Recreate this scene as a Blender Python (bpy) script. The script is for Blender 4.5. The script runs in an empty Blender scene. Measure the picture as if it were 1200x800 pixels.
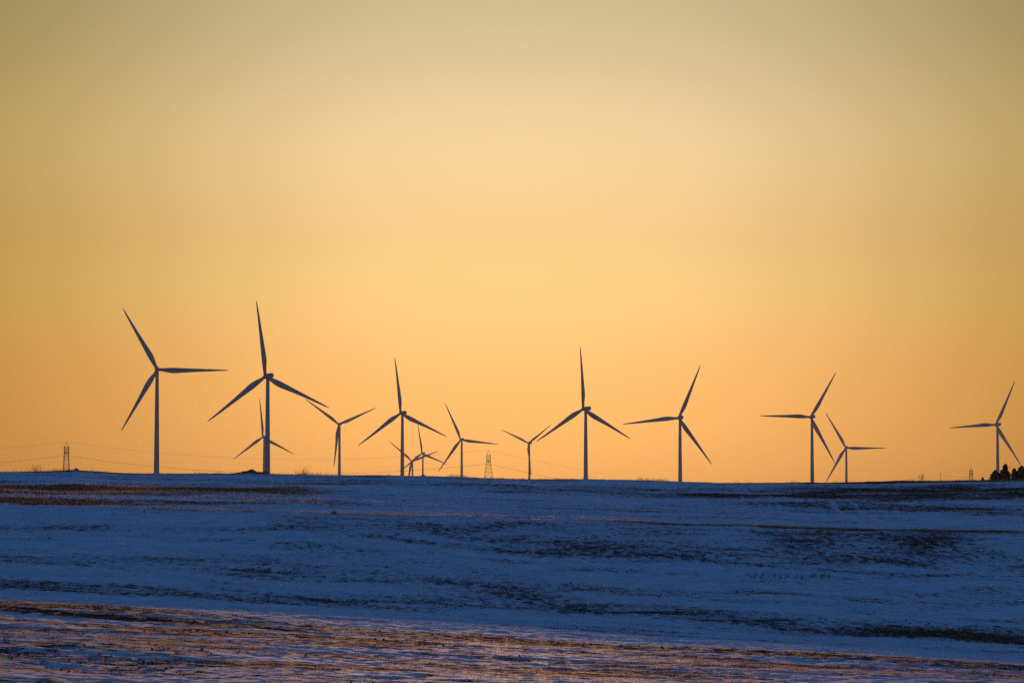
import bpy, bmesh, math, random
import numpy as np
from mathutils import Vector, Matrix

random.seed(7)
rng = np.random.default_rng(11)
R = math.radians
sc = bpy.context.scene
COL = sc.collection

# ------------------------------------------------------------------ constants
F = 4000.0            # focal length in pixels of the 1200 px wide photograph
CAM_Z = 4.0
PITCH = math.atan(240.0 / F)
SUN_EL = 2.6          # degrees
SKYG = 0.6            # sky dimmed against the sun lamp; exposure brightens both again


def at(px, row, d):
    """the point on the sight line of a photo pixel at ground distance d (y)"""
    vx, vy, vz = (px - 600) / F, 1.0, (400 - row) / F
    c, s = math.cos(PITCH), math.sin(PITCH)
    y = vy * c - vz * s
    z = vy * s + vz * c
    k = d / y
    return Vector((vx * k, d, CAM_Z + z * k))


# ------------------------------------------------------------------ helpers
def tag(o, label=None, cat=None, group=None, kind=None):
    if label: o['label'] = label
    if cat: o['category'] = cat
    if group: o['group'] = group
    if kind: o['kind'] = kind
    return o


def empty(name, loc, rz=0.0):
    o = bpy.data.objects.new(name, None)
    COL.objects.link(o)
    o.location = loc
    o.rotation_euler = (0, 0, rz)
    o.empty_display_size = 1.0
    return o


def mesh_obj(name, verts, faces, mat, parent=None, smooth=False):
    me = bpy.data.meshes.new(name)
    me.from_pydata([tuple(v) for v in verts], [], faces)
    me.update()
    if smooth:
        me.polygons.foreach_set('use_smooth', [True] * len(me.polygons))
    if mat: me.materials.append(mat)
    o = bpy.data.objects.new(name, me)
    COL.objects.link(o)
    o.parent = parent
    return o


def np_mesh(name, V, Fc, mat, nper, smooth=False):
    """mesh from numpy arrays: V (n,3), Fc (m,nper)"""
    me = bpy.data.meshes.new(name)
    me.vertices.add(len(V))
    me.vertices.foreach_set('co', np.ascontiguousarray(V, dtype=np.float32).ravel())
    m = len(Fc)
    me.loops.add(m * nper)
    me.loops.foreach_set('vertex_index', np.ascontiguousarray(Fc, dtype=np.int32).ravel())
    me.polygons.add(m)
    me.polygons.foreach_set('loop_start', np.arange(0, m * nper, nper, dtype=np.int32))
    me.polygons.foreach_set('loop_total', np.full(m, nper, dtype=np.int32))
    if smooth:
        me.polygons.foreach_set('use_smooth', np.ones(m, dtype=bool))
    me.update(calc_edges=True)
    if mat: me.materials.append(mat)
    o = bpy.data.objects.new(name, me)
    COL.objects.link(o)
    return o


class MB:
    """collects boxes, bars and tubes into one mesh"""
    def __init__(self): self.v, self.f = [], []

    def ring_tube(self, pts, rads, n=8, cap=True):
        pts = [Vector(p) for p in pts]
        b = len(self.v)
        for i, p in enumerate(pts):
            t = (pts[min(i + 1, len(pts) - 1)] - pts[max(i - 1, 0)])
            t = t.normalized() if t.length > 1e-9 else Vector((0, 0, 1))
            a = t.cross(Vector((0, 0, 1)) if abs(t.z) < .9 else Vector((1, 0, 0))).normalized()
            c = t.cross(a)
            for k in range(n):
                q = 2 * math.pi * k / n
                self.v.append(p + (a * math.cos(q) + c * math.sin(q)) * rads[i])
        for i in range(len(pts) - 1):
            for k in range(n):
                k2 = (k + 1) % n
                self.f.append((b + i * n + k, b + i * n + k2, b + (i + 1) * n + k2, b + (i + 1) * n + k))
        if cap:
            self.f.append(tuple(b + k for k in range(n))[::-1])
            e = b + (len(pts) - 1) * n
            self.f.append(tuple(e + k for k in range(n)))

    def bar(self, a, b, r): self.ring_tube([a, b], [r, r], 4)

    def build(self, name, mat, parent=None, smooth=False):
        return mesh_obj(name, self.v, self.f, mat, parent, smooth)


# ------------------------------------------------------------------ numpy noise
_T = rng.random((512, 512)).astype(np.float32)


def vnoise(x, y):
    xi = np.floor(x).astype(np.int64); yi = np.floor(y).astype(np.int64)
    fx = (x - xi).astype(np.float32); fy = (y - yi).astype(np.float32)
    fx = fx * fx * fx * (fx * (fx * 6 - 15) + 10); fy = fy * fy * fy * (fy * (fy * 6 - 15) + 10)
    a = _T[xi & 511, yi & 511]; b = _T[(xi + 1) & 511, yi & 511]
    c = _T[xi & 511, (yi + 1) & 511]; d = _T[(xi + 1) & 511, (yi + 1) & 511]
    return (a * (1 - fx) + b * fx) * (1 - fy) + (c * (1 - fx) + d * fx) * fy


def fbm(x, y, oct=4, gain=.5):
    s, amp, tot = 0, 1.0, 0
    for i in range(oct):
        ca, sa = math.cos(i * 1.1), math.sin(i * 1.1)
        s = s + amp * vnoise(x * ca - y * sa + 17.3 * i, x * sa + y * ca + 9.1 * i)
        tot += amp; amp *= gain; x = x * 2.03; y = y * 2.03
    return s / tot


def sstep(a, b, x):
    t = np.clip((x - a) / (b - a), 0, 1)
    return t * t * (3 - 2 * t)


# ------------------------------------------------------------------ the turbines' data
HUB_H, BLADE_R, OVER = 85.0, 58.0, 4.6
# px, row of hub; rotor radius in px; first blade angle; yaw; label
TURB = [
    (184.5, 433, 83, 119.7, 3, "tall wind turbine nearest the left edge, one blade pointing straight right, beside the lattice pylon"),
    (311, 441, 90, 97, 27, "largest wind turbine, its tower rising in front of a dark mound and a smaller turbine"),
    (308, 512, 46, 95, 30, "small distant wind turbine almost hidden behind the tower of the largest turbine"),
    (397, 497, 50, 143.8, 16, "wind turbine with two raised blades in a wide V, standing beside the bare crest bush"),
    (469.5, 484, 66, 96, 25, "mid-sized wind turbine whose tower stands in front of the tiny turbine with crossed blades"),
    (540, 515, 47, 114, 18, "small wind turbine standing alone just left of the lattice pylon with splayed legs"),
    (494.5, 530.8, 35, 98.5, 24, "tiny faint wind turbine with one blade straight up, between two larger turbines"),
    (482.5, 540, 36, 140, 20, "tiniest lowest wind turbine, its hub just above the snow beside the mid-sized tower"),
    (619, 519, 38, 156, 26, "small wind turbine with two raised blades, right of the lattice pylon with splayed legs"),
    (683.5, 479, 73, 92.3, 28, "tall wind turbine at the centre with one blade straight up and two drooping evenly"),
    (795.5, 489.5, 68, 66.6, 12, "lone wind turbine right of centre, one blade up right, one straight left"),
    (950, 488.5, 62, 59, 12, "taller of the two close wind turbines, its left blade level and nacelle showing right"),
    (991.2, 524.5, 47.5, 119.6, 2, "shorter of the two close wind turbines, one blade level to the right"),
    (1167, 497.5, 58, 64, 15, "wind turbine rising behind the dark conifers at the right edge"),
]
HUBS, BASES = [], []
for (px, row, rp, phi, yaw, lab) in TURB:
    d = F * BLADE_R / rp
    h = at(px, row, d)
    HUBS.append(h)
    q = R(yaw)
    BASES.append(Vector((h.x + OVER * math.sin(q), h.y - OVER * math.cos(q), h.z - HUB_H)))

# ------------------------------------------------------------------ terrain
PD = np.array([-4000, 0, 60, 100, 128, 148, 162, 178, 196, 215, 240, 270, 300, 330, 370, 410, 438, 452, 468, 500, 560, 700, 1000, 7000, 10000], float)
PZ = np.array([0., 0, 0, .0, .08, .13, -.06, -.03, .03, .52, 1.62, 3.72, 6.25, 7.60, 9.28, 11.05, 12.45, 13.00, 13.05, 12.9, 13.8, 16.6, 22.4, 142, 165])
# crest line of the hill: photo column -> row
CX = np.array([-400, 0, 40, 90, 130, 180, 250, 400, 500, 600, 640, 700, 780, 850, 940, 1020, 1110, 1160, 1200, 1600], float)
CR = np.array([553, 553, 552.5, 551, 553.5, 555, 555, 556.5, 557.5, 559.5, 560.5, 562, 564, 565, 564.8, 564, 562.8, 561.3, 560.5, 558], float)

_pd_f = np.arange(-4000, 10001, 1.0)
_pz_f = np.interp(_pd_f, PD, PZ)
_k = np.ones(13) / 13.0
_pz_s = np.convolve(np.pad(_pz_f, 6, mode='edge'), _k, 'valid')
_k2 = np.ones(5) / 5.0
_pz_s = np.convolve(np.pad(_pz_s, 2, mode='edge'), _k2, 'valid')

AX = np.array([b.x for b in BASES] + [-7000, 7000, -7000, 7000, 0])
AY = np.array([b.y for b in BASES] + [3000, 3000, 9000, 9000, 9500])
AR = np.array([b.z - np.interp(b.y, _pd_f, _pz_s) for b in BASES] + [-15, -15, -30, -30, -30])


def lip_shift(x):
    """the near field's far lip runs obliquely, closer on the right"""
    x = np.clip(x, -60, 60)
    return np.where(x > 0, .30 * x, .50 * x)


def base_z(x, y):
    x = np.asarray(x, float); y = np.asarray(y, float)
    yw = y + lip_shift(x) * sstep(70, 130, y) * (1 - sstep(175, 215, y)) + 12 * (fbm(x / 13 + 5, y / 40 + 2, 3) - .5) * sstep(110, 150, y) * (1 - sstep(230, 280, y)) * (1 - sstep(90, 200, np.abs(x)))
    z = np.interp(yw, _pd_f, _pz_s)
    # near field tilts down to the right, the tilt fading up the hill
    lat = 60 * np.tanh(x / 60)
    w = np.interp(yw, [-200, 40, 170, 230, 300, 380, 450, 900, 1500], [0, .045, .056, .049, .030, .022, .018, .01, 0])
    z = z - lat * w
    # crest undulation
    col = 600 + x / np.maximum(y, 60) * F
    dz = (560 - np.interp(col, CX, CR)) * np.maximum(y, 60) / F
    dz = dz + 60 * np.tanh(x / 60) * .018 * (1 - 0)
    z = z + np.where(y > 330, dz, 0) * sstep(355, 445, y) * (1 - sstep(600, 1400, y))
    # far plateau carries the turbines
    far = sstep(900, 2400, y)
    if np.any(far > 0):
        num = np.zeros_like(z); den = np.zeros_like(z)
        for ax, ay, ar in zip(AX, AY, AR):
            q = 1.0 / (((x - ax) ** 2 + (y - ay) ** 2) / 1e4 + 1e-3) ** 1.6
            num += q * ar; den += q
        z = z + far * num / den
    return z


def axis(lo, hi, segs, g):
    """segs: (start, stop, step) contiguous; grown geometrically out to lo and hi"""
    a = [segs[0][0]]
    for (s, e, st) in segs:
        n = int(round((e - s) / st))
        a += list(s + (np.arange(n) + 1) * (e - s) / n)
    st = segs[-1][2]
    while a[-1] < hi:
        st *= g; a.append(a[-1] + st)
    st = segs[0][2]
    b = []
    cur = a[0]
    while cur > lo:
        st *= g; cur -= st; b.append(cur)
    return np.array(b[::-1] + a)


XS = axis(-7000, 7000, [(-80, -34, .4), (-34, 34, .2), (34, 80, .4)], 1.07)
YS = axis(-3000, 9800, [(70, 205, .2), (205, 470, .35)], 1.035)


def relief(x, y):
    """wind-packed snow, furrows and clods as real height"""
    near = sstep(30, 70, y) * (1 - sstep(195, 240, y))
    hill = sstep(180, 230, y) * (1 - sstep(455, 520, y))
    lat = 1 - sstep(90, 160, np.abs(x))
    drift = (fbm(x / 1.3 + y / 14, y / 1.3, 3) - .5)
    fine = (fbm(x / .45, y / .5, 2) - .5)
    big = (fbm(x / 17, y / 11, 2) - .5)
    z = near * (drift * .085 + fine * .075 + big * .40)
    z = z + hill * ((fbm(x / 2.6, y / 2.4, 3) - .5) * .16 + fine * .07 + big * .42)
    # two tyre tracks running down from the crest on the right
    return z * lat


def ground(x, y):
    return base_z(x, y) + relief(np.asarray(x, float), np.asarray(y, float))


def gz(x, y):
    return float(ground(np.array([x]), np.array([y]))[0])


def soil_cover(x, y):
    """0 = closed snow, 1 = open soil: where the snow is thin, in the field's own coordinates"""
    y0_ = y
    ys = y + lip_shift(x)
    yf = y + .5 * np.maximum(x, 0)
    y = y + 15 * (fbm(x / 19 + 40, y / 30 + 11, 3) - .5) * sstep(185, 215, y) * (1 - sstep(425, 440, y))
    n1 = fbm(x / 15 + 3, y / 9 + 7, 3)
    n2 = fbm(x / 6 + 31, y / 5 + 2, 3)
    c = .27 + .55 * (n1 - .42) + .65 * (n2 - .5)

    def band(x0, x1, y0, y1, soft, amp, slope=0.0):
        yy = y - slope * x
        return amp * sstep(x0 - soft * 2, x0 + soft * 2, x) * (1 - sstep(x1 - soft * 2, x1 + soft * 2, x)) * \
            sstep(y0 - soft, y0 + soft, yy) * (1 - sstep(y1 - soft, y1 + soft, yy))
    # lip of the near field, furrows before it, the smooth snow behind it
    c0, y = y, ys
    c = c + band(-90, 90, 143, 150, 2, .36) + band(-60, -4, 128, 132, 1.5, .85) + band(-60, -9, 138, 141, 1.2, .85)
    c = c + band(-60, -12, 152, 166, 4, .30) - band(-8, 90, 153, 172, 3, .22)
    # foot of the hill
    y = yf
    c = c + band(-90, 90, 201, 213, 4, .27) + band(4, 90, 201, 213, 4, .12) + band(6, 90, 206, 222, 5, .12)
    y = c0
    c = c + .08 * sstep(50, 60, ys) * (1 - sstep(138, 150, ys))
    c = c + band(9, 45, 299, 302.5, 1.2, .5, .02)
    # mottled ploughed ground under the field boundary
    c = c + band(-14, 44, 262, 297, 9, .24, .05)
    c = c + band(-50, 10, 228, 246, 6, .12)
    # upper hill, bands of thin snow
    c = c + band(-90, -34, 312, 327, 4, .60, .05) + band(-90, -26, 356, 396, 9, .58, .22)
    c = c + band(-32, -16, 330, 345, 5, .2, .2)
    c = c + band(22, 100, 345, 376, 11, .33, -.1) + band(24, 100, 384, 436, 11, .44, -.05) + band(2, 30, 392, 408, 5, .3)
    c = c + band(-30, 4, 412, 436, 5, .22)
    # crest
    c = c + (band(-140, -30, 447, 475, 3, .55) + band(27, 140, 442, 475, 3, .65) + band(-140, 140, 450, 475, 2, .3))
    # two tyre tracks, packed snow, coming down from the crest on the right
    for off in (0.0, 2.1):
        xc = 32.6 + off + (y0_ - 306) * .043 + 1.0 * np.sin(y0_ / 31)
        c = c - .34 * fbm(x / 2, y / 9, 2) * 2 * (1 - sstep(.10, .36, np.abs(x - xc))) * sstep(303, 309, y) * (1 - sstep(370, 386, y))
    return np.clip(c, 0, 1)


def residue(x, y):
    """stubble left on the field: near field and the boundary strip"""
    ys = y + lip_shift(x)
    near = sstep(40, 60, y) * (1 - sstep(143, 158, ys))
    v = .58 + 2.1 * (fbm(x / 6 + 5, y / 2.4 + 1, 3) - .5) - .10 * sstep(0, 30, -x)
    return np.clip(near * v, 0, 1) * (1 - np.clip(1.4 * (soil_cover(x, y) - .35), 0, 1))


# ------------------------------------------------------------------ materials
def new_mat(name):
    m = bpy.data.materials.new(name)
    m.use_nodes = True
    nt = m.node_tree
    for n in list(nt.nodes): nt.nodes.remove(n)
    out = nt.nodes.new('ShaderNodeOutputMaterial')
    return m, nt, out


def N(nt, t, **kw):
    n = nt.nodes.new(t)
    for k, v in kw.items():
        if k in n.inputs: n.inputs[k].default_value = v
        else: setattr(n, k, v)
    return n


def simple(name, col, rough=.6, var=.15, scale=3.0, spec=.3):
    m, nt, out = new_mat(name)
    b = N(nt, 'ShaderNodeBsdfPrincipled', Roughness=rough)
    b.inputs['Specular IOR Level'].default_value = spec
    tc = N(nt, 'ShaderNodeTexCoord')
    no = N(nt, 'ShaderNodeTexNoise', Scale=scale, Detail=4.0)
    mr = N(nt, 'ShaderNodeMapRange')
    mr.inputs['To Min'].default_value = 1 - var; mr.inputs['To Max'].default_value = 1 + var
    mx = N(nt, 'ShaderNodeVectorMath', operation='SCALE')
    mx.inputs[0].default_value = col
    nt.links.new(tc.outputs['Object'], no.inputs['Vector'])
    nt.links.new(no.outputs['Fac'], mr.inputs['Value'])
    nt.links.new(mr.outputs[0], mx.inputs['Scale'])
    nt.links.new(mx.outputs[0], b.inputs['Base Color'])
    nt.links.new(b.outputs[0], out.inputs['Surface'])
    return m


def leafy(name, col, trans=.5, var=.3, scale=2.0):
    """thin plant matter: reflects and lets light through"""
    m, nt, out = new_mat(name)
    tc = N(nt, 'ShaderNodeTexCoord')
    no = N(nt, 'ShaderNodeTexNoise', Scale=scale, Detail=3.0)
    mr = N(nt, 'ShaderNodeMapRange')
    mr.inputs['To Min'].default_value = 1 - var; mr.inputs['To Max'].default_value = 1 + var
    mx = N(nt, 'ShaderNodeVectorMath', operation='SCALE')
    mx.inputs[0].default_value = col
    d = N(nt, 'ShaderNodeBsdfDiffuse'); t = N(nt, 'ShaderNodeBsdfTranslucent')
    s = N(nt, 'ShaderNodeMixShader', Fac=trans)
    nt.links.new(tc.outputs['Object'], no.inputs['Vector'])
    nt.links.new(no.outputs['Fac'], mr.inputs['Value'])
    nt.links.new(mr.outputs[0], mx.inputs['Scale'])
    nt.links.new(mx.outputs[0], d.inputs['Color']); nt.links.new(mx.outputs[0], t.inputs['Color'])
    nt.links.new(d.outputs[0], s.inputs[1]); nt.links.new(t.outputs[0], s.inputs[2])
    nt.links.new(s.outputs[0], out.inputs['Surface'])
    return m


def field_material():
    m, nt, out = new_mat('snowy_field')
    L = nt.links.new
    tc = N(nt, 'ShaderNodeTexCoord')
    at1 = N(nt, 'ShaderNodeAttribute', attribute_name='soil')
    at2 = N(nt, 'ShaderNodeAttribute', attribute_name='straw')

    def noise(scale, det, sx=1.0, sy=1.0, rough=.6):
        mp = N(nt, 'ShaderNodeMapping'); mp.inputs['Scale'].default_value = (sx, sy, 0)
        n = N(nt, 'ShaderNodeTexNoise', Scale=scale, Detail=det, Roughness=rough)
        L(tc.outputs['Object'], mp.inputs['Vector']); L(mp.outputs[0], n.inputs['Vector'])
        return n.outputs['Fac']

    def math_(op, a, b, clamp=False):
        n = N(nt, 'ShaderNodeMath', operation=op, use_clamp=clamp)
        for i, v in enumerate((a, b)):
            if isinstance(v, (int, float)): n.inputs[i].default_value = v
            else: L(v, n.inputs[i])
        return n.outputs[0]

    def ramp(v, a, b):
        n = N(nt, 'ShaderNodeMapRange', interpolation_type='SMOOTHSTEP')
        n.inputs['From Min'].default_value = a; n.inputs['From Max'].default_value = b
        L(v, n.inputs['Value'])
        return n.outputs[0]

    def mix(f, a, b):
        n = N(nt, 'ShaderNodeMix', data_type='RGBA')
        L(f, n.inputs[0])
        for i, v in ((6, a), (7, b)):
            if isinstance(v, tuple): n.inputs[i].default_value = (*v, 1)
            else: L(v, n.inputs[i])
        return n.outputs[2]

    clod = noise(1.5, 7, 1.0, .36, .72)           # clods poking through
    fine = noise(9.0, 5, 1.0, .35, .72)
    tint = noise(.13, 3)
    nn = math_('ADD', math_('MULTIPLY', clod, .62), math_('MULTIPLY', fine, .38))
    # open soil where noise falls under a level set by the cover attribute
    lev = math_('ADD', math_('MULTIPLY', at1.outputs['Fac'], .34), .285)
    soil = ramp(math_('SUBTRACT', lev, nn), -.05, .06)
    straw_n = noise(3.2, 6, 1, .4, .78)
    straw = ramp(math_('SUBTRACT', math_('ADD', math_('MULTIPLY', at2.outputs['Fac'], .36), .30), straw_n), -.04, .08)
    snow_c = mix(tint, (.70, .74, .80), (.84, .85, .87))
    soil_c = mix(fine, (.018, .013, .010), (.070, .050, .035))
    straw_c = mix(fine, (.11, .066, .047), (.40, .25, .18))
    thin = math_('MULTIPLY', ramp(math_('SUBTRACT', lev, nn), -.20, .02), .5)
    streak = noise(.9, 7, .45, .6, .75)
    thin = math_('MAXIMUM', thin, math_('MULTIPLY', ramp(streak, .42, .68), .55))
    snow_c = mix(thin, snow_c, (.26, .25, .26))
    c1 = mix(straw, snow_c, straw_c)
    c2 = mix(soil, c1, soil_c)
    b = N(nt, 'ShaderNodeBsdfPrincipled')
    L(c2, b.inputs['Base Color'])
    rough = N(nt, 'ShaderNodeMapRange'); rough.inputs['To Min'].default_value = .88; rough.inputs['To Max'].default_value = .95
    L(soil, rough.inputs['Value']); L(rough.outputs[0], b.inputs['Roughness'])
    b.inputs['Specular IOR Level'].default_value = .05
    bump = N(nt, 'ShaderNodeBump', Strength=.9, Distance=.14)
    hgt = math_('ADD', math_('ADD', math_('MULTIPLY', fine, .6), math_('MULTIPLY', clod, .6)), math_('MULTIPLY', soil, -.25))
    L(hgt, bump.inputs['Height'])
    L(bump.outputs[0], b.inputs['Normal'])
    L(b.outputs[0], out.inputs['Surface'])
    return m


M = {
    'field': field_material(),
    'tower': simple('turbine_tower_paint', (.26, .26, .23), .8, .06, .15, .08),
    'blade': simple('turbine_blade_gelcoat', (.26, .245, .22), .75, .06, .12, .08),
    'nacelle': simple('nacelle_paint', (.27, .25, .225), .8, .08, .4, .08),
    'steel': simple('galvanised_steel', (.33, .24, .14), .8, .2, 1.5, .05),
    'cable': simple('aluminium_cable', (.10, .09, .08), 1.0, .1, 2, 0.0),
    'bark': simple('bark', (.07, .05, .035), .9, .3, 6),
    'twig': simple('twig', (.10, .07, .045), .9, .3, 6),
    'conifer': leafy('conifer_needles', (.025, .03, .016), .06, .45, 1.2),
    'shrub': leafy('shrub_leaves', (.06, .05, .03), .25, .4, 3),
    'straw': leafy('dry_straw', (.34, .205, .14), .45, .6, 1.1),
    'grass': leafy('dry_grass', (.42, .27, .14), .5, .35, .8),
    'weed': leafy('dead_weeds', (.10, .07, .05), .3, .3, 2),
    'tan': leafy('tan_bush', (.48, .33, .22), .4, .3, 6),
    'clod': simple('dark_soil', (.035, .026, .02), .95, .35, 8),
    'mound': simple('mound_soil', (.05, .035, .028), .95, .35, .6),
}

# ------------------------------------------------------------------ ground sheet
GX, GY = np.meshgrid(XS, YS)
GZ = ground(GX, GY)
nx, ny = len(XS), len(YS)
V = np.stack([GX.ravel(), GY.ravel(), GZ.ravel()], 1)
ii = (np.arange(ny - 1)[:, None] * nx + np.arange(nx - 1)[None]).ravel()
field = np_mesh('ground', V, np.stack([ii, ii + 1, ii + nx + 1, ii + nx], 1), M['field'], 4, True)
for nm, arr in (('soil', soil_cover(GX, GY)), ('straw', residue(GX, GY))):
    a = field.data.attributes.new(nm, 'FLOAT', 'POINT')
    a.data.foreach_set('value', np.ascontiguousarray(arr, dtype=np.float32).ravel())
tag(field, kind='structure')


# ------------------------------------------------------------------ stuff: stubble, grass, weeds, clods
def blades(name, x, y, h, w, lean, mat, label, cat):
    """thin bent leaf-like blades standing on the ground at x, y"""
    n = len(x)
    z = ground(x, y) - .01
    a = rng.random(n) * 2 * math.pi
    dx, dy = np.cos(a) * w / 2, np.sin(a) * w / 2
    la = rng.random(n) * 2 * math.pi
    lx, ly = np.cos(la) * lean * h, np.sin(la) * lean * h
    P = np.empty((n, 5, 3))
    P[:, 0] = np.stack([x - dx, y - dy, z], 1)
    P[:, 1] = np.stack([x + dx, y + dy, z], 1)
    P[:, 2] = np.stack([x + dx * .7 + lx * .35, y + dy * .7 + ly * .35, z + h * .6], 1)
    P[:, 3] = np.stack([x - dx * .7 + lx * .35, y - dy * .7 + ly * .35, z + h * .6], 1)
    P[:, 4] = np.stack([x + lx, y + ly, z + h * np.sqrt(np.maximum(.05, 1 - lean ** 2))], 1)
    b = np.arange(n)[:, None] * 5
    tri = np.concatenate([b + np.array([0, 1, 2]), b + np.array([0, 2, 3]), b + np.array([3, 2, 4])], 0)
    o = np_mesh(name, P.reshape(-1, 3), tri, mat, 3)
    tag(o, label, cat, kind='stuff')
    return o


# stubble of the near field
n = 420000
x = rng.uniform(-36, 36, n); y = 62 + 108 * rng.random(n)
keep = rng.random(n) < .06 + .9 * residue(x, y) ** 1.4
x, y = x[keep], y[keep]
h = rng.uniform(.03, .12, len(x)); wd = rng.uniform(.006, .018, len(x))
blades('stubble', x, y, h, wd, rng.uniform(.1, .8, len(x)), M['straw'],
       'short broken straw stubble poking through the sunlit snow of the near field', 'stubble')


# sparse taller stalks left standing in the near field
cx_, cy_ = rng.uniform(-30, 30, 500), rng.uniform(70, 146, 500)
kx = np.repeat(cx_, 9) + rng.normal(0, .16, 4500); ky = np.repeat(cy_, 9) + rng.normal(0, .2, 4500)
blades('dry_stalks', kx, ky, rng.uniform(.06, .22, 4500), rng.uniform(.008, .016, 4500), rng.uniform(.05, .6, 4500), M['straw'],
       'sparse tufts of taller dry stalks standing in the near field', 'stalks')


def strip_y(x):
    return 304 + .02 * x + 1.2 * np.sin(x / 9.0)


# field boundary strip of dry grass
n = 30000
x = rng.uniform(-75, 75, n)
y = strip_y(x) + rng.normal(0, 1.1, n)
dens = .08 + .92 * sstep(-4, 22, x) * (.2 + .8 * sstep(.40, .62, fbm(x / 4, y / 2 + 3.3, 3)))
dens = np.maximum(dens, .5 * sstep(-34, -30, x) * (1 - sstep(-8, 2, x)) * sstep(.45, .6, fbm(x / 5, x * 0 + 8.3, 2)))
k = rng.random(n) < dens
x, y = x[k], y[k]
blades('dry_grass', x, y, rng.uniform(.08, .36, len(x)), rng.uniform(.012, .028, len(x)), rng.uniform(.1, .7, len(x)), M['grass'],
       'narrow strip of dry tan grass along the field boundary across the hill', 'grass')

# brown bands on the upper left of the hill
n = 75000
x = rng.uniform(-75, -18, n); y = rng.uniform(310, 400, n)
k = rng.random(n) < np.clip((soil_cover(x, y) - .35) * 1.6, 0, 1)
x, y = x[k], y[k]
blades('dry_grass', x, y, rng.uniform(.06, .30, len(x)), rng.uniform(.012, .026, len(x)), rng.uniform(.2, .8, len(x)), M['grass'],
       'patches of thin brown grass in the bare bands on the upper left of the hill', 'grass')

# grass fringe along the crest
n = 42000
x = rng.uniform(-90, 90, n); y = rng.uniform(442, 474, n)
k = rng.random(n) < .15 + .85 * sstep(.45, .62, fbm(x / 6, y / 9, 3))
x, y = x[k], y[k]
blades('dry_grass', x, y, rng.uniform(.06, .30, len(x)) * (.35 + .9 * fbm(x / 3, y / 3, 2) + 1.5 * sstep(.60, .75, fbm(x / 2.0 + 50, y / 40, 2))), rng.uniform(.012, .03, len(x)), rng.uniform(.1, .7, len(x)), M['weed'],
       'dark fringe of short dead grass along the crest of the hill', 'grass')

# clump of dead weeds on the right of the hill
pw = []
for px, row in [(872 + i * 3.1 + random.uniform(-2, 2), 667 + random.uniform(-3, 2)) for i in range(26)] + [(960 + random.uniform(-8, 14), 664 + random.uniform(-2, 2)) for _ in range(9)]:
    pw.append(((px - 600) / F, row))
wx, wy = [], []
for u, row in pw:
    d = 252.0 + (668 - row) * .9
    for j in range(random.randint(4, 11)):
        wx.append(u * d + random.gauss(0, .06)); wy.append(d + random.gauss(0, .25))
wx, wy = np.array(wx), np.array(wy)
blades('weeds', wx, wy, rng.uniform(.18, .5, len(wx)), rng.uniform(.014, .03, len(wx)), rng.uniform(.05, .5, len(wx)), M['weed'],
       'row of thin dead weed stalks standing in the snow on the right of the hill', 'weeds')


def clods(name, x, y, s, mat, label):
    n = len(x)
    base = np.array([[1, 0, 0], [.3, .95, 0], [-.8, .6, 0], [-.8, -.6, 0], [.3, -.95, 0], [.1, .1, .75], [0, 0, -.5]])
    tri = np.array([[0, 1, 5], [1, 2, 5], [2, 3, 5], [3, 4, 5], [4, 0, 5], [1, 0, 6], [2, 1, 6], [3, 2, 6], [4, 3, 6], [0, 4, 6]])
    a = rng.random(n) * 2 * math.pi
    j = base[None] * rng.uniform(.6, 1.3, (n, 7, 1)) + rng.normal(0, .12, (n, 7, 3))
    c, sn = np.cos(a)[:, None], np.sin(a)[:, None]
    z = ground(x, y)
    P = np.stack([x[:, None] + s[:, None] * (j[..., 0] * c - j[..., 1] * sn), y[:, None] + s[:, None] * (j[..., 0] * sn + j[..., 1] * c),
                  z[:, None] + s[:, None] * j[..., 2]], -1)
    T = (np.arange(n)[:, None, None] * 7 + tri[None]).reshape(-1, 3)
    o = np_mesh(name, P.reshape(-1, 3), T, mat, 3)
    tag(o, label, 'soil', kind='stuff')


n = 260000
x = rng.uniform(-75, 75, n); y = rng.uniform(66, 445, n)
ok = np.abs(x) < y * .155 + 3
x, y = x[ok], y[ok]
cov = soil_cover(x, y)
k = rng.random(len(x)) < np.clip((cov - .30) * 1.5, .003, 1) * sstep(.45, .62, fbm(x / 2.2, y / 2.2, 3))
x, y = x[k], y[k]
clods('soil_clods', x, y, .018 + .06 * rng.random(len(x)) ** 2.5 * (1 + .6 * (y > 190)), M['clod'],
      'dark clods of ploughed soil scattered through the thin snow')

# ------------------------------------------------------------------ wind turbines
def loft(sections, closed_ends=True):
    v, f = [], []
    n = len(sections[0])
    for s in sections: v += s
    for i in range(len(sections) - 1):
        for k in range(n):
            k2 = (k + 1) % n
            f.append((i * n + k, i * n + k2, (i + 1) * n + k2, (i + 1) * n + k))
    if closed_ends:
        f.append(tuple(range(n))[::-1]); f.append(tuple((len(sections) - 1) * n + k for k in range(n)))
    return v, f


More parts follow.
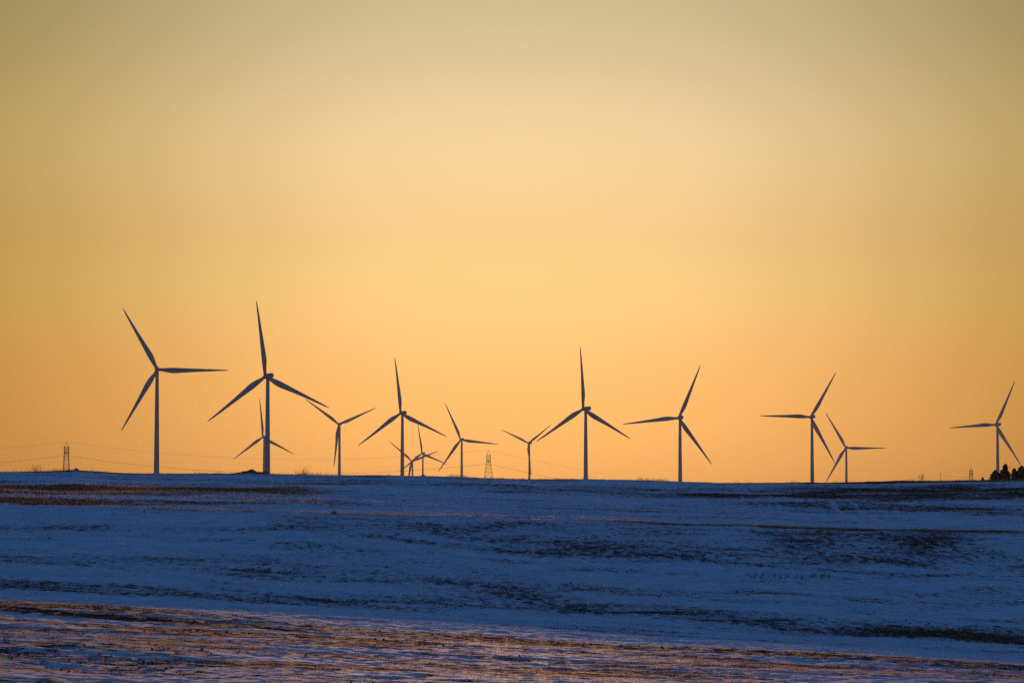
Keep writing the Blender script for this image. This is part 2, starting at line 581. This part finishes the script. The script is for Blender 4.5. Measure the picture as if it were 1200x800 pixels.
def blade_geo():
    secs = []
    prof = [(.022, 2.3, 2.3, 0, 0), (.05, 2.3, 2.2, 0, 2), (.09, 2.8, 1.9, .25, 12), (.14, 3.6, 1.4, .65, 15), (.20, 4.25, 1.1, 1.0, 13), (.26, 4.2, .9, 1.05, 11),
            (.35, 3.6, .70, .85, 8.5), (.48, 2.9, .50, .6, 6), (.62, 2.25, .36, .4, 4), (.76, 1.7, .25, .25, 2.5), (.88, 1.2, .16, .12, 1.2), (.95, .85, .11, .05, .6), (.985, .5, .07, .0, .3), (1.0, .12, .03, -.05, 0)]
    n = 16
    for (t, ch, th, off, tw) in prof:
        s = []
        z = t * BLADE_R
        ch = ch * 1.06 + .06
        ca, sa = math.cos(R(tw)), math.sin(R(tw))
        for k in range(n):
            q = 2 * math.pi * k / n
            ex = math.cos(q)
            # thick nose at the leading (-x) side, thin trailing edge (+x)
            thick = th / 2 * math.sin(q) * (1.0 if t < .06 else (1.0 - .45 * ex))
            xx = ch / 2 * ex + off * .55
            yy = thick + 1.6 * t ** 3 * 1.0
            s.append((xx * ca - yy * sa, xx * sa + yy * ca, z))
        secs.append(s)
    return loft(secs)


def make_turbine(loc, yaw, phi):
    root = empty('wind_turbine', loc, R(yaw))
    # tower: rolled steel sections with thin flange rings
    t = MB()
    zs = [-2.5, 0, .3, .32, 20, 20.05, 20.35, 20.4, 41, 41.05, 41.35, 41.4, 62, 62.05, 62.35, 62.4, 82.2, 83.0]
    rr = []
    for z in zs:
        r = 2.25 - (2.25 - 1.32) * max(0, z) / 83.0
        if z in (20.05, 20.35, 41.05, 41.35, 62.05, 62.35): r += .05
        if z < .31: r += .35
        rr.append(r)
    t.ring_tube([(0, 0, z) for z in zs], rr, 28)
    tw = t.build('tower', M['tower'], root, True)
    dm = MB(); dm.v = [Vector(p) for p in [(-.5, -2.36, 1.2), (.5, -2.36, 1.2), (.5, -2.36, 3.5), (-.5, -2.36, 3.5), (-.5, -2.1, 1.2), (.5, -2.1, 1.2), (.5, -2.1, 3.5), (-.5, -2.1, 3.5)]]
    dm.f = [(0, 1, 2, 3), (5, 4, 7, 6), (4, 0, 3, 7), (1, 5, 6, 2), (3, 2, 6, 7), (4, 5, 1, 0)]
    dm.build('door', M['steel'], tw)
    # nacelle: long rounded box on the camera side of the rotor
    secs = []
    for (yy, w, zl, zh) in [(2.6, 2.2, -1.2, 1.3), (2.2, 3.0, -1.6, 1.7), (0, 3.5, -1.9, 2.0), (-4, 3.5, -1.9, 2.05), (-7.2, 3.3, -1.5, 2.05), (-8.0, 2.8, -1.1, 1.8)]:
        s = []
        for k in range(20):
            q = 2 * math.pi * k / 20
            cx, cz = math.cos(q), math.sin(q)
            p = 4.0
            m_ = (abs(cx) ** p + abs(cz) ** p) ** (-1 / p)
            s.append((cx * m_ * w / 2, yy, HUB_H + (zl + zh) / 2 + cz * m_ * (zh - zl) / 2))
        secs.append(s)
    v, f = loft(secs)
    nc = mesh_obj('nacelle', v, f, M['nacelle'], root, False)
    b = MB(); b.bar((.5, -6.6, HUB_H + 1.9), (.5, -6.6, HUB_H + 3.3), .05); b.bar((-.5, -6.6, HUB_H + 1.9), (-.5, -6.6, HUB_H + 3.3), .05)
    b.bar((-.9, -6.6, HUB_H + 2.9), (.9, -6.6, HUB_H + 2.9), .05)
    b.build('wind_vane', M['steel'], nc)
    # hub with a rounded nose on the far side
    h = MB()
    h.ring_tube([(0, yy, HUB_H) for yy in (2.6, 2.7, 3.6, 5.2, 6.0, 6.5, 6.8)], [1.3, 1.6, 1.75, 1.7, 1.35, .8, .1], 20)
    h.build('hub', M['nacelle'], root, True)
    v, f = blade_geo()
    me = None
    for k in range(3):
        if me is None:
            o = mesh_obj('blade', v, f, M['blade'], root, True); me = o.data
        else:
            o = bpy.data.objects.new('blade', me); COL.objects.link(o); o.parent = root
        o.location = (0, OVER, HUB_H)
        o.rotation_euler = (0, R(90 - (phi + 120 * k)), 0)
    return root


def copy_tree(o, parent=None):
    c = o.copy(); COL.objects.link(c); c.parent = parent
    for ch in [q for q in bpy.data.objects if q.parent == o]:
        copy_tree(ch, c)
    return c


proto = None
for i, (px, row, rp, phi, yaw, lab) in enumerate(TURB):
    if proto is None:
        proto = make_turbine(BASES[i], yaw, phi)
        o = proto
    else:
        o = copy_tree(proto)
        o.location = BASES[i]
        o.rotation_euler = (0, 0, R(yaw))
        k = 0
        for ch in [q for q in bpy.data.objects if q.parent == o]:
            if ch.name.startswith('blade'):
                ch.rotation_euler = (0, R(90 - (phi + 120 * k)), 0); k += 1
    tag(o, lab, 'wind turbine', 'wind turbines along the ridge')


# ------------------------------------------------------------------ pylons and overhead cables
def make_pylon(x, y, top_z, H, wt, wb, label):
    """square lattice tower: cross arms lie along the view, so it reads narrow"""
    gzz = top_z - H
    root = empty('lattice_pylon', (x, y, gzz))
    leg_pts = lambda s, t: None
    waist = H * .72
    def half(z):
        return (wb + (wt - wb) * min(1, z / waist)) / 2
    levels = [-3.0, 0] + [waist * q for q in (.2, .38, .54, .68, .8, .9, 1.0)]
    for sx in (-1, 1):
        for sy in (-1, 1):
            m = MB()
            m.ring_tube([(sx * half(max(z, 0)), sy * half(max(z, 0)), z) for z in levels], [.18] * len(levels), 4)
            m.build('leg', M['steel'], root)
    m = MB()
    for a, b in zip(levels[1:-1], levels[2:]):
        ha, hb = half(a), half(b)
        for (p, q) in [((-1, -1), (1, -1)), ((1, -1), (1, 1)), ((1, 1), (-1, 1)), ((-1, 1), (-1, -1))]:
            m.bar((p[0] * ha, p[1] * ha, a), (q[0] * hb, q[1] * hb, b), .055)
            m.bar((q[0] * ha, q[1] * ha, a), (p[0] * hb, p[1] * hb, b), .055)
            m.bar((p[0] * hb, p[1] * hb, b), (q[0] * hb, q[1] * hb, b), .055)
    m.build('bracing', M['steel'], root)
    # head: cage with the cross arm, then a diamond peak
    m = MB()
    ht = wt / 2
    z0, z1, z2 = waist, H * .885, H
    for sx in (-1, 1):
        for sy in (-1, 1):
            m.bar((sx * ht, sy * ht, z0), (sx * ht * 1.05, sy * ht * 1.05, z1), .17)
            m.bar((sx * ht * 1.05, sy * ht * 1.05, z1), (0, 0, z2), .14)
    for k in range(3):
        a = z0 + (z1 - z0) * k / 3; b = z0 + (z1 - z0) * (k + 1) / 3
        for (p, q) in [((-1, -1), (1, -1)), ((1, -1), (1, 1)), ((1, 1), (-1, 1)), ((-1, 1), (-1, -1))]:
            m.bar((p[0] * ht, p[1] * ht, a), (q[0] * ht, q[1] * ht, b), .09)
            m.bar((q[0] * ht, q[1] * ht, a), (p[0] * ht, p[1] * ht, b), .09)
            m.bar((p[0] * ht, p[1] * ht, b), (q[0] * ht, q[1] * ht, b), .09)
    m.build('tower_head', M['steel'], root)
    za = waist + .4
    for sy in (-1, 1):
        arm = MB()
        for sx in (-1, 1):
            arm.bar((sx * ht, sy * ht, za), (0, sy * 8.5, za + .4), .10)
            arm.bar((sx * ht, sy * ht, za + 1.9), (0, sy * 8.5, za + .4), .08)
        for q in (.35, .7):
            arm.bar((-ht * (1 - q), sy * (ht + (8.5 - ht) * q), za + .2), (ht * (1 - q), sy * (ht + (8.5 - ht) * q), za + .2), .06)
        arm.build('cross_arm', M['steel'], root)
    for sy in (-1, 1):
        ins = MB()
        zz = [za + .3 - .28 * k for k in range(9)]
        ins.ring_tube([(0, sy * 8.4, q) for q in zz], [.06 if k % 2 == 0 else .15 for k in range(9)], 6)
        ins.build('insulator', M['cable'], root)
    tag(root, label, 'pylon', 'lattice pylons of the power line')
    return root, gzz + za - 2.0, gzz + z2


def pyl(px, row_top, d, H, wt, wb, label):
    p = at(px, row_top, d)
    r, zc_, zt = make_pylon(p.x, p.y, p.z, H, wt, wb, label)
    return (p.x, p.y, zc_, zt)


PA = pyl(78, 517.5, 2850, 36, 3.6, 6.0, "lattice steel pylon at the far left, narrow and upright above the snowy crest")
PB = pyl(572.5, 527, 2850, 36, 3.3, 10.5, "lattice steel pylon with splayed legs between two small turbines near the centre")
PC = pyl(1138, 546.5, 3900, 34, 3.4, 6.0, "short lattice pylon mostly hidden by the crest, left of the dark conifers")


def cable(a, b, sag, r, label, grp, n=40):
    a, b = Vector(a), Vector(b)
    pts = []
    for i in range(n + 1):
        t = i / n
        p = a.lerp(b, t); p.z -= sag * 4 * t * (1 - t)
        pts.append(p)
    org = pts[0].copy()
    m = MB(); m.ring_tube([p - org for p in pts], [r] * len(pts), 5)
    o = m.build('overhead_cable', M['cable'], None, True)
    o.location = org
    tag(o, label, 'cable', grp)
    return o


PW = (PA[0] - 352, PA[1] + 30, PA[2] - 2, PA[3] - 2)
PR = at(1102, 553.5, 4600)
G = 'overhead cables of the power line'
for (P, Q, sag, lab) in [(PW, PA, 10.5, 'running from the left edge to the left pylon'), (PA, PB, 11.5, 'sagging behind the turbines between the left and centre pylons'),
                         (PB, PC, 30, 'sloping down right from the centre pylon until the crest hides it')]:
    cable((P[0], P[1] - 8.4, P[2]), (Q[0], Q[1] - 8.4, Q[2]), sag, .085, 'lower thin power cable ' + lab, G)
    cable((P[0], P[1], P[3]), (Q[0], Q[1], Q[3]), sag * .97, .05, 'upper fainter power cable ' + lab, G)

# thin faint post further along the line, and its cable
pz = PR.z - 14
pole = empty('utility_pole', (PR.x, PR.y, pz))
m = MB(); m.ring_tube([(0, 0, -2), (0, 0, 14)], [.32, .2], 8); m.build('post', M['bark'], pole, True)
m = MB(); m.bar((-1.3, 0, 12.9), (1.3, 0, 12.9), .16); m.build('cross_arm', M['bark'], pole)
tag(pole, 'thin faint utility pole on the crest between the small bare tree and the short pylon', 'pole')
cable((PR.x, PR.y, PR.z - 1), (PC[0], PC[1], PC[2]), 2.5, .09, 'short faint power cable from the utility pole to the short pylon on the right', G)


# ------------------------------------------------------------------ vegetation on the crest
def ground_at(px, d):
    x = (px - 600) / F * d
    return Vector((x, d, gz(x, d)))


def conifer(px, row_top, d, width_px, label, seed):
    rr = random.Random(seed)
    g = ground_at(px, d)
    H = at(px, row_top, d).z - g.z
    Wd = width_px * d / F
    root = empty('conifer', g)
    m = MB()
    m.ring_tube([(0, 0, -.3), (0, 0, H * .3), (.03, .02, H * .7), (0, 0, H * .97)], [H * .028, H * .022, H * .012, .015], 8)
    # limbs
    for k in range(26):
        q = k / 26
        z = H * (.08 + .86 * q); a = k * 2.4
        rad = Wd / 2 * (1 - q ** 1.7) ** .8 * rr.uniform(.6, .9)
        m.ring_tube([(0, 0, z), (math.cos(a) * rad, math.sin(a) * rad, z + rad * rr.uniform(-.05, .3))], [.04 * (1 - q) + .012, .008], 5)
    m.build('trunk', M['bark'], root, True)
    v, f = [], []
    n = 15000
    lobes = [(rr.uniform(0, 6.28), rr.uniform(.1, .95), rr.uniform(.72, 1.22)) for _ in range(20)]
    for k in range(n):
        q = rr.random() ** 1.25
        a = rr.uniform(0, 6.283)
        env = (1 - q ** 1.35) ** .8 * (.72 + .28 * min(1, q / .2))
        l = 1.0
        for (la, lq, ls) in lobes:
            dd = (math.cos(a - la) + 1) / 2 * math.exp(-((q - lq) / .12) ** 2)
            l += (ls - 1) * dd * 1.6
        lay = .82 + .18 * math.sin(q * 34 + a * 1.0)
        rad = Wd / 2 * env * l * lay * rr.random() ** .45
        z = H * (.01 + .97 * q) - rad * .10 + rr.gauss(0, H * .012)
        c = Vector((math.cos(a) * rad, math.sin(a) * rad, z))
        dirv = Vector((math.cos(a) * .8 + rr.gauss(0, .4), math.sin(a) * .8 + rr.gauss(0, .4), rr.uniform(-.1, .7))).normalized()
        s = dirv.cross(Vector((rr.gauss(0, 1), rr.gauss(0, 1), rr.gauss(0, 1)))).normalized()
        L = H * rr.uniform(.03, .07); w = L * .36
        b = len(v)
        v += [c - s * w * .5, c + dirv * L * .5 - s * w, c + dirv * L, c + dirv * L * .5 + s * w]
        f.append((b, b + 1, b + 2, b + 3))
    mesh_obj('crown', v, f, M['conifer'], root)
    tag(root, label, 'tree', 'dark conifers at the right edge of the crest')


conifer(1166, 550.6, 900, 23, 'lowest dark conifer, in front of the foot of the rightmost turbine', 1)
conifer(1178, 543.6, 906, 27, 'tallest dark conifer, second of the clump beside the rightmost turbine', 2)
conifer(1188.5, 548.6, 899, 24, 'low bushy dark conifer wedged between the tallest one and the broad one', 5)
conifer(1197, 545.8, 903, 27, 'broad dark conifer near the photo edge, just right of the lower bushy one', 3)
conifer(1208, 548.0, 910, 24, 'dark conifer cut off by the right edge of the photo', 4)




def branchy(m, p, dirv, L, r, depth, rr, spread, n_child=3):
    pts = [p]; rads = [r]
    d = dirv.copy()
    for k in range(3):
        d = (d + Vector((rr.gauss(0, .14), rr.gauss(0, .14), rr.gauss(.03, .1)))).normalized()
        pts.append(pts[-1] + d * L / 3); rads.append(r * (1 - .2 * (k + 1)))
    m.ring_tube(pts, rads, 5, False)
    if depth == 0: return
    for k in range(n_child):
        q = pts[1 + k % 3]
        nd = (d + Vector((rr.gauss(0, spread), rr.gauss(0, spread), rr.gauss(.1, spread * .5)))).normalized()
        branchy(m, q, nd, L * rr.uniform(.55, .8), r * .55, depth - 1, rr, spread, n_child)


def bare_tree(px, row_top, d, label, seed):
    rr = random.Random(seed)
    g = ground_at(px, d)
    H = at(px, row_top, d).z - g.z
    root = empty('bare_tree', g)
    m = MB(); m.ring_tube([(0, 0, -.2), (.02, 0, H * .3), (-.03, .02, H * .55)], [H * .022, H * .017, H * .012], 7)
    m.build('trunk', M['bark'], root, True)
    m = MB()
    for k in range(9):
        a = k * 2.4; z = H * rr.uniform(.28, .56)
        branchy(m, Vector((0, 0, z)), Vector((math.cos(a) * .6, math.sin(a) * .6, .8)).normalized(), H * rr.uniform(.18, .26), H * .008, 2, rr, .5)
    m.build('branches', M['twig'], root, True)
    tag(root, label, 'tree')


def bare_bush(px, row_top, d, width_px, label, seed, thick=1.0, mat='twig', cat='bush', n=26):
    rr = random.Random(seed)
    g = ground_at(px, d)
    H = max(.25, at(px, row_top, d).z - g.z)
    Wd = width_px * d / F
    root = empty('bare_bush', g)
    m = MB()
    for k in range(n):
        a = rr.uniform(0, 6.283); t = rr.uniform(.1, .9)
        p = Vector((math.cos(a) * Wd * .14, math.sin(a) * Wd * .14, -.05))
        dv = Vector((math.cos(a) * t * Wd / H * .55, math.sin(a) * t * Wd / H * .55, 1)).normalized()
        branchy(m, p, dv, H * rr.uniform(.5, .8), .012 * thick * max(1, H), 1, rr, .35, 3)
    m.build('twigs', M[mat], root, True)
    tag(root, label, cat, None)


def leafy_bush(px, row_top, d, width_px, label, seed, mat, H=None):
    rr = random.Random(seed)
    g = ground_at(px, d)
    H = H or max(.3, at(px, row_top, d).z - g.z)
    Wd = width_px * d / F
    root = empty('shrub', g)
    m = MB()
    for k in range(9):
        a = k * 2.4
        m.ring_tube([(0, 0, -.05), (math.cos(a) * Wd * .2, math.sin(a) * Wd * .2, H * .5), (math.cos(a) * Wd * .36, math.sin(a) * Wd * .36, H * .8)], [.02, .012, .005], 5, False)
    m.build('stems', M['twig'], root, True)
    v, f = [], []
    lob = []
    for _ in range(14):
        a, q = rr.uniform(0, 6.283), rr.random() ** .6
        lob.append((math.cos(a) * q * .36, math.sin(a) * q * .36, .12 + .52 * (1 - q) * rr.uniform(.7, 1.15), rr.uniform(.14, .26)))
    for k in range(2200):
        lx, ly, lz, lr = rr.choice(lob)
        q = Vector((rr.gauss(0, 1), rr.gauss(0, 1), rr.gauss(0, 1))).normalized() * lr * rr.random() ** .4
        c = Vector(((lx + q.x) * Wd, (ly + q.y) * Wd, max(.02, (lz + q.z)) * H))
        s = Vector((rr.gauss(0, 1), rr.gauss(0, 1), rr.gauss(0, 1))).normalized()
        t = s.cross(Vector((rr.gauss(0, 1), rr.gauss(0, 1), rr.gauss(0, 1)))).normalized()
        L = H * rr.uniform(.05, .12)
        b = len(v)
        v += [c - s * L, c + t * L * .4, c + s * L, c - t * L * .4]
        f.append((b, b + 1, b + 2, b + 3))
    mesh_obj('foliage', v, f, M[mat], root)
    tag(root, label, 'shrub')


leafy_bush(1151.3, 557.3, 800, 5.5, 'very small dark shrub alone on the crest between the short pylon and the conifers', 21, 'conifer')
bare_tree(1080, 550.5, 1000, 'small faint bare tree on the crest well left of the conifers', 5)
bare_bush(44, 544.5, 700, 14, 'thin bare bush on the left crest, between the photo edge and the left pylon', 6)
bare_bush(355, 548.2, 700, 15, 'bare twiggy bush on the crest between the largest turbine and the V-bladed turbine', 7, n=34)
bare_bush(379, 552.5, 720, 14, 'low faint bare bush right beside the V-bladed turbine', 8, n=16)
leafy_bush(89.5, 547.0, 458, 9, 'low rounded dark shrub on the crest just right of the left pylon', 22, 'shrub')
leafy_bush(81, 548.4, 457, 5, 'tiny dark shrub at the foot of the left pylon', 23, 'shrub')
leafy_bush(392, 595.5, 303, 8, 'small rounded tan bush alone on the snowy hillside', 24, 'tan', H=.42)


# low mounds of earth behind the crest
def mound(px0, px1, row, d, label, seed):
    x0, x1 = (px0 - 600) / F * d, (px1 - 600) / F * d
    top = at((px0 + px1) / 2, row, d).z
    cx = (x0 + x1) / 2
    g = gz(cx, d)
    root_z = g
    nxm, nym = 60, 18
    v, f = [], []
    W, D = (x1 - x0) / 2, max(4.0, (x1 - x0) * .3)
    for j in range(nym + 1):
        for i in range(nxm + 1):
            u, w = i / nxm * 2 - 1, j / nym * 2 - 1
            env = max(0, 1 - u * u) ** .45 * max(0, 1 - w * w) ** .6
            nz = float(fbm(np.array([u * 4 + seed]), np.array([w * 2.0 + seed]), 3)[0])
            zz = (top - g) * env * (.72 + .55 * (nz - .2))
            xx, yy = u * W, w * D
            v.append((xx, yy, (gz(cx + xx, d + yy) - g) - .4 + max(0, zz) * 1.0 + (.4 if env > 0.02 else 0)))
    for j in range(nym):
        for i in range(nxm):
            a = j * (nxm + 1) + i
            f.append((a, a + 1, a + nxm + 2, a + nxm + 1))
    o = mesh_obj('earth_mound', v, f, M['mound'], None, True)
    o.location = (cx, d, root_z)
    tag(o, label, 'mound')


mound(262, 326, 550.6, 640, 'long low dark mound of earth on the crest behind the foot of the largest turbine', 1.7)
mound(482, 520, 556.2, 640, 'low dark hump of earth on the crest below the two tiny turbines', 5.1)

# ------------------------------------------------------------------ air
HAZE = 1.5e-5
if HAZE > 0:
    bm = bmesh.new()
    bmesh.ops.create_cube(bm, size=1.0)
    me = bpy.data.meshes.new('haze'); bm.to_mesh(me); bm.free()
    hz = bpy.data.objects.new('haze', me); COL.objects.link(hz)
    lo = Vector((XS[0] - 60, YS[0] - 60, float(GZ.min()) - 1.0)); hi = Vector((XS[-1] + 60, YS[-1] + 60, 275.0))
    hz.location = (lo + hi) / 2
    hz.scale = hi - lo
    m, nt, out = new_mat('haze_air')
    pv = N(nt, 'ShaderNodeVolumePrincipled')
    pv.inputs['Color'].default_value = (.93, .93, .93, 1)
    pv.inputs['Density'].default_value = HAZE
    pv.inputs['Anisotropy'].default_value = .25
    nt.links.new(pv.outputs[0], out.inputs['Volume'])
    me.materials.append(m)
    tag(hz, kind='stuff')

# ------------------------------------------------------------------ sky and sun
w = bpy.data.worlds.new('World'); sc.world = w
w.use_nodes = True
nt = w.node_tree
bg = nt.nodes['Background']
sky = N(nt, 'ShaderNodeTexSky', sky_type='NISHITA', sun_disc=False)
sky.sun_elevation = R(SUN_EL); sky.sun_rotation = 0.0
sky.air_density = .75; sky.dust_density = 2.6; sky.ozone_density = 2.2; sky.altitude = 0
# dusk blue sky boosted by angle from the sun: added fill for the snow
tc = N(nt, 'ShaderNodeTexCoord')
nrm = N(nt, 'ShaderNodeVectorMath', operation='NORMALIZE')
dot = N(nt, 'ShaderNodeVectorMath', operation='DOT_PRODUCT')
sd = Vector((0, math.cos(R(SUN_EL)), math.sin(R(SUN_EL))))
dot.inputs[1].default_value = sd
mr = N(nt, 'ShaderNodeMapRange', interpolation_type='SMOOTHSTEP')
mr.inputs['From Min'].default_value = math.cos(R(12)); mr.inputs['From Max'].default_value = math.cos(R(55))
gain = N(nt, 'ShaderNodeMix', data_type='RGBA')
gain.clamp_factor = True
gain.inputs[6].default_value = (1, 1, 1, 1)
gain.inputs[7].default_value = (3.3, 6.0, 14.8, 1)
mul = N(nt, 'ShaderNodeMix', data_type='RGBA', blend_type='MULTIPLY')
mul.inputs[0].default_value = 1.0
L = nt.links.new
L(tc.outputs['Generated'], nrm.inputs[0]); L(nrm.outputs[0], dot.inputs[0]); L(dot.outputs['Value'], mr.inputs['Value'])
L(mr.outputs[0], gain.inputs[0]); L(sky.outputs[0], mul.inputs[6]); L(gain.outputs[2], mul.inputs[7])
# glow band: by elevation, and weaker and redder to both sides of the sunset
sx = N(nt, 'ShaderNodeSeparateXYZ')
L(nrm.outputs[0], sx.inputs[0])
ze = N(nt, 'ShaderNodeMath', operation='MULTIPLY', use_clamp=True); ze.inputs[1].default_value = 5.0
L(sx.outputs['Z'], ze.inputs[0])
cr = N(nt, 'ShaderNodeValToRGB')
cr.color_ramp.interpolation = 'EASE'
els = cr.color_ramp.elements
stops = [(0.0, (1.10, .92, .80)), (.045 * 5, (1.0, .85, .73)), (.084 * 5, (1.0, 1.0, .95)), (.122 * 5, (1.14, 1.22, 1.30)), (.155 * 5, (1.04, 1.18, 1.22))]
while len(els) < len(stops): els.new(.5)
for e, (p, c) in zip(els, stops):
    e.position = p; e.color = (c[0] / 2, c[1] / 2, c[2] / 2, 1)
L(ze.outputs[0], cr.inputs[0])
ax = N(nt, 'ShaderNodeMath', operation='ABSOLUTE')
offx = N(nt, 'ShaderNodeMath', operation='SUBTRACT'); offx.inputs[1].default_value = .008
L(sx.outputs['X'], offx.inputs[0]); L(offx.outputs[0], ax.inputs[0])
azr = N(nt, 'ShaderNodeMapRange', interpolation_type='SMOOTHSTEP')
azr.inputs['From Min'].default_value = .03; azr.inputs['From Max'].default_value = .19
L(ax.outputs[0], azr.inputs['Value'])
azm = N(nt, 'ShaderNodeMix', data_type='RGBA')
azm.inputs[6].default_value = (1, 1, 1, 1); azm.inputs[7].default_value = (.755, .69, .375, 1)
L(azr.outputs[0], azm.inputs[0])
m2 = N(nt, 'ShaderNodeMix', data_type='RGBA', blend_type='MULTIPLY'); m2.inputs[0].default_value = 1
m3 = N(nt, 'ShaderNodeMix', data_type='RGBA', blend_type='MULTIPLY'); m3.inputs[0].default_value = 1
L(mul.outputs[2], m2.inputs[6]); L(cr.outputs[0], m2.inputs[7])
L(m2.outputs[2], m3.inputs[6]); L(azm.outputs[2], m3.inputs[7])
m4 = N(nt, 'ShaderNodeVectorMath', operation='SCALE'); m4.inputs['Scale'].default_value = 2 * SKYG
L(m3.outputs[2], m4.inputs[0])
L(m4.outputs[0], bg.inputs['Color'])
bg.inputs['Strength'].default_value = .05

sl = bpy.data.lights.new('sun', 'SUN')
sl.energy = 4.2; sl.angle = R(.5); sl.color = (1.0, .52, .24)
so = bpy.data.objects.new('sun', sl); COL.objects.link(so)
so.rotation_euler = (-sd).to_track_quat('-Z', 'Y').to_euler()
so.location = (0, 100, 60)

# ------------------------------------------------------------------ camera
cd = bpy.data.cameras.new('camera'); cam = bpy.data.objects.new('camera', cd); COL.objects.link(cam)
cd.sensor_width = 36.0; cd.lens = F / 1200 * 36.0
cd.clip_start = .5; cd.clip_end = 40000
cam.location = (0, 0, CAM_Z); cam.rotation_euler = (math.pi / 2 + PITCH, 0, 0)
sc.camera = cam

vs = sc.view_settings
vs.view_transform = 'Standard'; vs.look = 'None'; vs.gamma = 1; vs.use_curve_mapping = False
vs.exposure = -0.55 - math.log2(SKYG)
sc.cycles.use_denoising = False
sc.cycles.use_adaptive_sampling = False
sc.cycles.sample_clamp_indirect = 3.0
sc.cycles.denoiser = 'OPENIMAGEDENOISE'
sc.cycles.denoising_input_passes = 'RGB_ALBEDO_NORMAL'
sc.cycles.denoising_prefilter = 'ACCURATE'
sc.cycles.max_bounces = 6
sc.cycles.volume_bounces = 0
